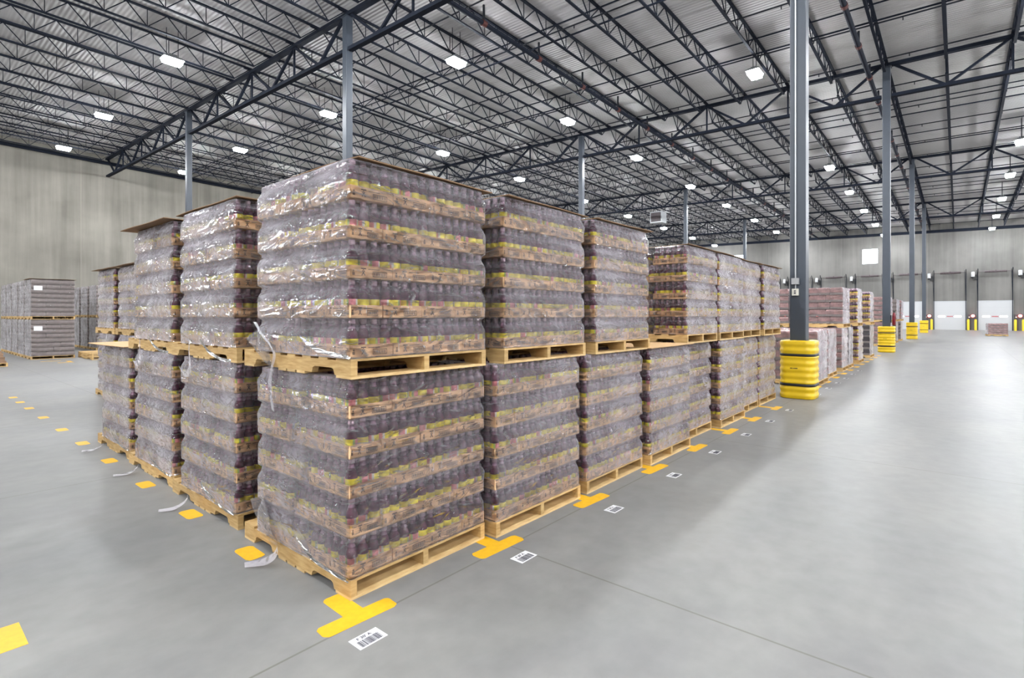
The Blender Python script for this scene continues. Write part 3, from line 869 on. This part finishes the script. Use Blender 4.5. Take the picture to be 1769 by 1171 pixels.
# lane, x, y (front edge), lower tier / upper tier
LOW = [(1, 0.0, 0.0), (2, 1.065, -.06), (3, 2.19, -.06), (4, 3.31, -.09), (5, 4.37, .05), (6, 5.51, -.03), (7, 6.56, .07), (8, 7.68, .08)]
UPP = [(1, -.01, -.02), (2, 1.16, -.05), (3, 2.31, -.07), (5, 4.41, -.02), (6, 5.36, -.03), (7, 6.40, -.02), (8, 7.12, -.06)]
UPP[-3:] = [(6, 5.50, -.02), (7, 6.56, .03), (8, 7.66, .0)]
loads = {}
for n, x, y in LOW:
    pallet((x, y, 0), 1.016, 1.235, 'pale pine pallet on the floor under the %s' % where(n), 0 if n == 1 else rnd.uniform(-.006, .006))
    loads['L', n] = bottle_load((x + .002, y + .012, PH + .002), 'wrapped load of purple juice bottles, lower tier, %s' % where(n),
                front=True, left=(n == 1), seed=n % 3, single=(n <= 4), fine=(n <= 5))
for n, x, y in UPP:
    pallet((x, y, Z1), 1.016, 1.235, 'pale pine pallet lifted between the two tiers of the %s' % where(n), 0 if n == 1 else rnd.uniform(-.008, .008))
    loads['U', n] = bottle_load((x + .002, y + .012, Z1 + PH + .002), 'wrapped load of purple juice bottles, upper tier, %s' % where(n),
                front=True, left=(n in (1, 5)), seed=(n + 1) % 3, single=(n <= 5), fine=(n <= 5))
    sheet((x + .045, y + .0, ZT + .006), 1.05, 1.06, 'brown cardboard sheet on top of the upper load, %s' % where(n), .012, rnd.uniform(-.02, .02), n)
sheet((3.27, -.12, Z1 + .004), 1.10, 1.25, 'bare tan cardboard sheet on the single-tier fourth stack along the aisle', .006, .01, 11)
# second pallets of the lanes that show past the missing upper tier of the fourth stack
pallet((4.40, 1.28, Z1), 1.016, 1.235, 'pale pine pallet raised behind the fifth upper stack along the aisle')
bottle_load((4.40, 1.29, Z1 + PH + .002), 'wrapped load of purple juice bottles, upper tier, behind the fifth aisle stack', True, False, seed=1, single=False, fine=False)
pallet((4.40, 1.36, 0), 1.016, 1.235, 'pale pine pallet on the floor behind the fifth aisle stack')
bottle_load((4.40, 1.37, PH + .002), 'wrapped load of purple juice bottles, lower tier, behind the fifth aisle stack', True, False, seed=2, single=False, fine=False)

# left side of the corner lane
LFT = [(2, .02, 1.385), (3, .05, 2.71), (4, .08, 4.03)]
for n, x, y in LFT:
    w = '%s left-side stack from the corner' % nth(n)
    pallet((x, y, 0), 1.016, 1.265, 'pale pine pallet on the floor under the %s' % w)
    loads['LL', n] = bottle_load((x + .002, y + .03, PH + .002), 'film-wrapped bottle load, lower tier, %s' % w, front=True, left=True, seed=n % 3, single=(n <= 3), fine=True)
    if n < 4:
        pallet((x, y + .02, Z1), 1.016, 1.265, 'pale pine pallet lifted between the tiers of the %s' % w)
        loads['UL', n] = bottle_load((x + .002, y + .045, Z1 + PH + .002), 'film-wrapped bottle load, upper tier, %s' % w, front=True, left=True, seed=(n + 1) % 3, single=True, fine=True)
        sheet((x - (.07 if n == 3 else 0), y + .03, ZT + .006), 1.06, 1.18, 'brown cardboard sheet on top of the upper load, %s' % w, .015, rnd.uniform(-.03, .03), n + 20)
sheet((.02, 4.06, Z1 + .004), 1.12, 1.27, 'bare tan cardboard sheet on the single-tier fourth stack of the left side', .02, .02, 31)
# stacks of the next lane that show over the bare sheet
for k, y in enumerate((6.2, 7.50, 8.80)):
    w = ('nearest', 'middle', 'farthest')[k]
    pallet((1.06, y, 0), 1.016, 1.235, 'pale pine pallet on the floor, %s stack seen over the bare left sheet' % w)
    bottle_load((1.062, y + .02, PH + .002), 'film-wrapped bottle load, lower tier, %s stack over the bare left sheet' % w, True, False, seed=k, single=False, fine=False)
    pallet((1.06, y, Z1), 1.016, 1.235, 'pale pine pallet lifted between tiers, %s stack seen over the bare left sheet' % w)
    bottle_load((1.062, y + .02, Z1 + PH + .002), 'film-wrapped bottle load, upper tier, %s stack over the bare left sheet' % w, True, False, seed=k + 1, single=False, fine=False)
    sheet((1.0, y, ZT + .006), 1.1, 1.25, 'brown cardboard sheet topping the %s stack seen over the bare left sheet' % w, .012, 0, 40 + k)

# loose film on the left faces
sv = (0, .6, .8)
o = loads['L', 1]
ribbon('film_tail', [(-.012, .95, .34), (-.03, .80, .19), (-.05, .68, .09), (-.10, .72, .03), (-.19, .80, .014)], [.02, .05, .06, .075, .05], (.3, .9, .2), M['film_tail'], o, 1, .006)
ribbon('film_hem', [(-.016, .53, .20), (-.02, .40, .145), (-.022, .20, .115), (-.018, -.005, .112)], [.022, .026, .022, .02], (0, .3, .95), M['film_tail'], o, 2, .004)
ribbon('film_flap', [(-.018, 1.02, .32), (-.028, .88, .16), (-.03, .74, .09)], [.18, .14, .04], (0, .8, -.3), M['film_thin'], o, 3, .008)
o = loads['U', 1]
ribbon('film_tail', [(-.03, 1.02, 1.44), (-.045, .82, 1.31), (-.05, .72, 1.24), (-.05, .76, 1.14), (-.045, .78, 1.05), (-.04, .765, .90)], [.04, .035, .03, .035, .06, .03], (0, .95, .1), M['film_tail'], o, 4, .010)
ribbon('film_hem', [(-.03, .46, 1.36), (-.035, .30, 1.30), (-.035, .14, 1.275), (-.03, -.03, 1.262)], [.02, .026, .022, .02], (0, .3, .95), M['film_tail'], o, 5, .004)
ribbon('film_flap', [(-.028, 1.07, 1.36), (-.034, .92, 1.27), (-.04, .78, 1.17)], [.18, .14, .03], (0, .8, -.3), M['film_thin'], o, 6, .008)
for n, x, y in LFT:
    o = loads['LL', n]
    ribbon('film_tail', [(x - .015, y + .98, .30), (x - .03, y + .86, .16), (x - .06, y + .76, .07), (x - .14, y + .76, .02), (x - .24, y + .80, .014)], [.02, .03, .035, .05, .04], (.3, .9, .2), M['film_tail'], o, 10 + n, .005)
    ribbon('film_hem', [(x - .016, y + .62, .20), (x - .02, y + .40, .14), (x - .02, y + .18, .11), (x - .016, y + .03, .108)], [.028, .03, .024, .02], (0, .3, .95), M['film_tail'], o, 20 + n, .004)
    if n < 4:
        o = loads['UL', n]; q = 1.04
        ribbon('film_tail', [(x - .03, y + .98, .46 + q), (x - .045, y + .78, .26 + q), (x - .05, y + .74, .14 + q), (x - .06, y + .70, .02 + q), (x - .05, y + .86, -.02 + q), (x - .045, y + .98, .03 + q)], [.02, .03, .035, .06, .07, .03], (0, .6, .6), M['film_tail'], o, 30 + n, .008)
        ribbon('film_hem', [(x - .03, y + .60, .26 + q), (x - .035, y + .40, .17 + q), (x - .035, y + .2, .13 + q), (x - .03, y + .04, .125 + q)], [.03, .03, .024, .02], (0, .3, .95), M['film_tail'], o, 40 + n, .004)

# ------------------------------------------------------------------ far stacks past the first column guard
def far(level, x0, x1, mat, layers, H, z, lab, plab, seed, y=-.1, depth=1.2, mode='pack'):
    Wd = x1 - x0
    pallet((x0, y, z), round(Wd, 2), 1.2, plab, 0, 'far pallets along the aisle')
    if mode == 'pack':
        return pack_load((x0 + .01, y + .02, z + PH + .002), Wd - .02, 1.16, H, layers, mat, lab, 'far wrapped loads along the aisle', seed)
    return bottle_load((x0 + .01, y + .02, z + PH + .002), lab, True, False, 0, 'far wrapped loads along the aisle', 'film_far', seed, 5, False, False)
farL = [(10.90, 12.00, 'rose', 5, 'pack', -.2, 'low white-filmed load just beyond the first yellow column guard'),
        (12.67, 13.78, 'rose', 5, 'pack', -.1, 'low rose-brown film-wrapped load, second beyond the first yellow guard'),
        (14.57, 15.57, 'rose', 5, 'pack', -.1, 'rose-brown film-wrapped load under the broad rose-brown upper load'),
        (15.67, 16.52, 'darkpack', 5, 'pack', -.1, 'narrow dark film-wrapped lower load beside the rose-brown stack'),
        (17.58, 18.65, '', 5, 'bottles', -.1, 'film-wrapped bottle load, lower tier, with brown striped side beyond the rose-brown stack'),
        (20.30, 21.40, 'darkpack', 5, 'pack', -.1, 'dark film-wrapped lower load just before the second yellow guard'),
        (33.2, 34.3, 'greybrown', 5, 'pack', .1, 'grey-brown lower load just beyond the second yellow guard'),
        (36.2, 37.3, 'greybrown', 5, 'pack', .1, 'grey-brown lower load just before the third yellow guard')]
for i, (x0, x1, mt, ly, md, y, lab) in enumerate(farL):
    far('L', x0, x1, mt, ly, 1.035, 0, lab, 'pine pallet under the ' + lab.replace('just ', '').split(',')[0], i, y, 1.2, md)
farU = [(14.72, 15.90, 'rose', 5, 'pack', -.1, .96, 'broad rose-brown film-wrapped upper load right of the first aisle column'),
        (17.40, 18.40, '', 5, 'bottles', -.1, 1.035, 'film-wrapped bottle load, upper tier, with yellow-brown striped side'),
        (20.35, 21.55, '', 5, 'bottles', -.1, 1.035, 'film-wrapped bottle load, upper tier, second left of the second aisle column'),
        (22.2, 23.2, 'rose', 5, 'pack', .55, 1.03, 'film-wrapped upper load against the left edge of the second aisle column'),
        (29.2, 31.0, 'rose', 5, 'pack', .1, 1.1, 'white-filmed upper load against the right edge of the second aisle column'),
        (33.4, 35.2, 'greybrown', 5, 'pack', .1, 1.08, 'striped brown upper load between the second and third aisle columns'),
        (36.6, 37.9, 'rose', 5, 'pack', .1, 1.08, 'rose striped upper load just left of the third aisle column')]
for i, (x0, x1, mt, ly, md, y, H, lab) in enumerate(farU):
    far('U', x0, x1, mt, ly, H, Z1, lab, 'pine pallet under the ' + lab.replace('just ', '').split(',')[0], i + 3, y, 1.2, md)
# more of the rose-brown lane, and what carries the other raised far loads
for k, y in enumerate((1.2, 2.5)):
    w = ('second', 'third')[k]
    pallet((14.72, y, Z1), 1.18, 1.2, 'raised pine pallet, %s from the aisle in the rose-brown lane' % w, 0, 'far pallets along the aisle')
    pack_load((14.73, y + .02, Z1 + PH + .002), 1.16, 1.16, .96, 5, 'rose', 'rose-brown film-wrapped upper load, %s from the aisle in its lane' % w, 'far wrapped loads along the aisle', 2 + k)
    pallet((14.60, y, 0), 1.1, 1.2, 'pine pallet on the floor, %s from the aisle in the rose-brown lane' % w, 0, 'far pallets along the aisle')
    pack_load((14.61, y + .02, PH + .002), 1.08, 1.16, 1.035, 5, 'rose', 'rose-brown film-wrapped lower load, %s from the aisle in its lane' % w, 'far wrapped loads along the aisle', k)
for x0, x1, y, w in ((22.2, 23.2, .55, 'left'), (29.2, 31.0, .1, 'right')):
    pallet((x0, y, 0), round(x1 - x0, 2), 1.2, 'pine pallet on the floor %s of the second aisle column' % w, 0, 'far pallets along the aisle')
    pack_load((x0 + .01, y + .02, PH + .002), x1 - x0 - .02, 1.16, 1.035, 5, 'rose', 'film-wrapped lower load close by the %s edge of the second aisle column' % w, 'far wrapped loads along the aisle', 1)
pallet((8.98, .35, 0), .5, .9, 'low pallet between the eighth stack and the first yellow guard', 0)
q = MB(); q.box((0, 0, 0), (.46, .86, .12)); q.box((.002, -.003, .02), (.458, 0, .10), 1)
tag(link('white_carton', q.mesh('white_carton', [M['paper'], M['offwhite']]), None, (9.0, .37, PH + .001)), 'low white carton on a pallet behind the first yellow guard', 'carton', None, 'thing')
pallet((49.5, -5.12, 0), 1.0, 1.1, 'dark pallet on the open floor before the dock doors', .1, 'far pallets along the aisle')
pack_load((49.51, -5.10, PH + .002), .98, 1.06, .78, 5, 'rose', 'lone low film-wrapped load standing on the open floor before a dock door', 'far wrapped loads along the aisle', 2, False, .1)

# ------------------------------------------------------------------ far left block
FLW, FLD = 1.15, 1.25
for k in range(5):
    y = 21.12 + k * 1.36
    w = 'nearest stack of the far left block' if k == 0 else '%s stack back in the far left block' % nth(k + 1)
    pallet((1.68, y, 0), FLW, FLD, 'pine pallet on the floor, ' + w, 0, 'far left pallets')
    pack_load((1.69, y + .01, PH + .002), FLW - .02, FLD - .02, 1.22, 8, 'greybrown', 'grey-brown film-wrapped load, lower tier, ' + w, 'far left wrapped loads', k, True)
    z = PH + 1.22 + .01
    pallet((1.68, y, z), FLW, FLD, 'pine pallet between the tiers, ' + w, 0, 'far left pallets')
    pack_load((1.69, y + .01, z + PH + .002), FLW - .02, FLD - .02, 1.24, 8, 'greybrown', 'grey-brown film-wrapped load, upper tier, ' + w, 'far left wrapped loads', k + 1, True)
    if k == 0: sheet((1.64, y - .02, z + PH + 1.256), 1.24, 1.3, 'brown cardboard sheet topping the nearest stack of the far left block', .01, 0, 50)
for k in range(3):
    y = 25.4 + k * 1.48
    w = '%s stack of the block behind the far left one' % nth(k + 1)
    for t, z in (('lower', 0), ('upper', PH + 1.28)):
        pallet((4.33, y, z), 1.1, 1.25, 'pine pallet, %s tier, %s' % (t, w), 0, 'far left pallets')
        pack_load((4.34, y + .01, z + PH + .002), 1.08, 1.22, 1.26, 8, 'greybrown', 'grey film-wrapped load, %s tier, %s' % (t, w), 'far left wrapped loads', k)
for q_ in range(2):
    pallet((2.96, 19.45, q_ * PH), 1.1, 1.9, 'empty pine pallet on the floor right of the far left block, %s of two' % ('lower' if q_ == 0 else 'upper'), 0, 'far left pallets')
pallet((-.42, 18.55, 0), 1.25, 1.25, 'dark pallet under a pile of brown boards at the left edge', 0, 'far left pallets')
for k in range(6):
    q = MB(); q.box((0, 0, 0), (1.2, 1.2, .055))
    tag(link('brown_board', q.mesh('brown_board', [M['sheetwood']]), None, (-.40 - .02 * (k % 2) - .015 * k, 18.57, PH + .001 + k * .057)), 'brown wooden board in the pile at the left edge, %s from its bottom' % nth(k + 1), 'board', 'boards piled at the left edge', 'thing')

# ------------------------------------------------------------------ floor markings
def patch(x0, y0, x1, y1, seed):
    # painted bar with slightly rounded, uneven ends
    pts = []
    rr = min(x1 - x0, y1 - y0) * .28
    for cx, cy, a0 in ((x1 - rr, y1 - rr, 0), (x0 + rr, y1 - rr, 90), (x0 + rr, y0 + rr, 180), (x1 - rr, y0 + rr, 270)):
        for i in range(5):
            t = R(a0 + 90 * i / 4); w = 1 + .15 * noise.noise(Vector((cx * 20 + seed, cy * 20, i)))
            pts.append((cx + rr * w * math.cos(t), cy + rr * w * math.sin(t)))
    return pts
def slab(q, pts, z0, z1):
    n = len(pts)
    q.add([(x, y, z0) for x, y in pts] + [(x, y, z1) for x, y in pts], [tuple(range(n - 1, -1, -1)), tuple(range(n, 2 * n))] + [(i, (i + 1) % n, n + (i + 1) % n, n + i) for i in range(n)])
TX = [-.055, .98, 2.095, 3.24, 4.31, 5.41, 6.45, 7.62, 9.75, 10.85, 11.95, 13.05, 14.15, 15.25, 16.4, 17.5, 18.6, 19.7, 20.8, 21.9]
for i, x in enumerate(TX):
    q = MB()
    slab(q, patch(-.20, -.052, .20, .052, i), 0, .0012)
    slab(q, patch(-.055, .0, .055, .27, i + 50), 0, .0010)
    lab = 'yellow painted T mark on the floor before the %s' % where(i + 1) if i < 8 else 'yellow painted T mark beyond the first guard, %s of its run' % nth(i - 7)
    tag(link('floor_mark', q.mesh('floor_mark', [M['paint']]), None, (x, -.152 - .006 * min(i, 7), 0), -.05 if i < 4 else 0), lab, 'floor marking', 'yellow T marks along the aisle', 'thing')
for i, y in enumerate((.97, 1.965, 3.03, 4.2, 5.34, 6.46, 7.72, 8.9, 9.8, 10.6)):
    q = MB(); slab(q, patch(-.055, -.11, .055, .11, i + 90), 0, .0012)
    tag(link('floor_mark', q.mesh('floor_mark', [M['paint']]), None, (-.085 + .008 * i, y, 0)), 'yellow painted square on the floor, %s of the line beside the left stacks' % nth(i + 1), 'floor marking', 'yellow squares along the left side', 'thing')
q = MB(); slab(q, [(-.30, -.13), (.05, -.13), (.05, .13), (-.30, .13)], 0, .0012)
tag(link('floor_mark', q.mesh('floor_mark', [M['paint']]), None, (-1.185, .93, 0)), 'large yellow painted square alone on the bare floor at lower left', 'floor marking', None, 'thing')
for k, (x, y, w, d) in enumerate(((1.75, 19.9, .5, .12), (2.9, 18.3, .35, .12), (2.0, 18.9, .4, .12), (2.3, 19.2, .12, .4))):
    q = MB(); slab(q, [(0, 0), (w, 0), (w, d), (0, d)], 0, .0012)
    tag(link('floor_mark', q.mesh('floor_mark', [M['paint']]), None, (x, y, 0)), 'worn yellow floor stripe before the far left block, %s of four' % nth(k + 1), 'floor marking', 'yellow stripes by the far left block', 'thing')

# bar-code labels stuck on the floor
cu = bpy.data.curves.new('label_text', 'FONT'); cu.body = 'F 30\' A'; cu.size = .026; cu.align_x = 'CENTER'; cu.extrude = .0002; cu.offset = .0007
cu.materials.append(M['ink'])
tmp = bpy.data.objects.new('tmp_text', cu); COL.objects.link(tmp); bpy.context.view_layer.update()
cu_me = bpy.data.meshes.new_from_object(tmp.evaluated_get(bpy.context.evaluated_depsgraph_get())); bpy.data.objects.remove(tmp)
LBX = [-.128, .97, 2.04, 3.158, 4.24, 5.34, 6.43, 7.55, 9.7, 10.8, 11.9, 13.0, 14.1, 15.2]
cardm = MB(); cardm.box((-.074, -.048, 0), (.074, .048, .0012)); cardm = cardm.mesh('label_card', [M['paper']])
for i, x in enumerate(LBX):
    y = -.338 if i == 0 else (-.37 if i == 1 else -.395)
    lab = 'white bar-code label on the floor in front of the %s' % where(i + 1) if i < 8 else 'white bar-code label on the floor beyond the first guard, %s of its run' % nth(i - 7)
    o = thing('floor_label', lab, 'floor label', (x, y, 0), 0, 'bar-code labels along the aisle')
    link('card', cardm, o)
    rr = random.Random(100 + i); q = MB(); u = -.056
    while u < .056:
        w = rr.choice((.0012, .002, .003, .0042)); q.box((u, -.040, .0012), (min(u + w, .058), .010, .0016)); u += w + rr.choice((.0012, .0018, .0028))
    link('bar_code', q.mesh('bar_code', [M['ink']]), o)
    link('lettering', cu_me, o, (-.005, .019, .0014))
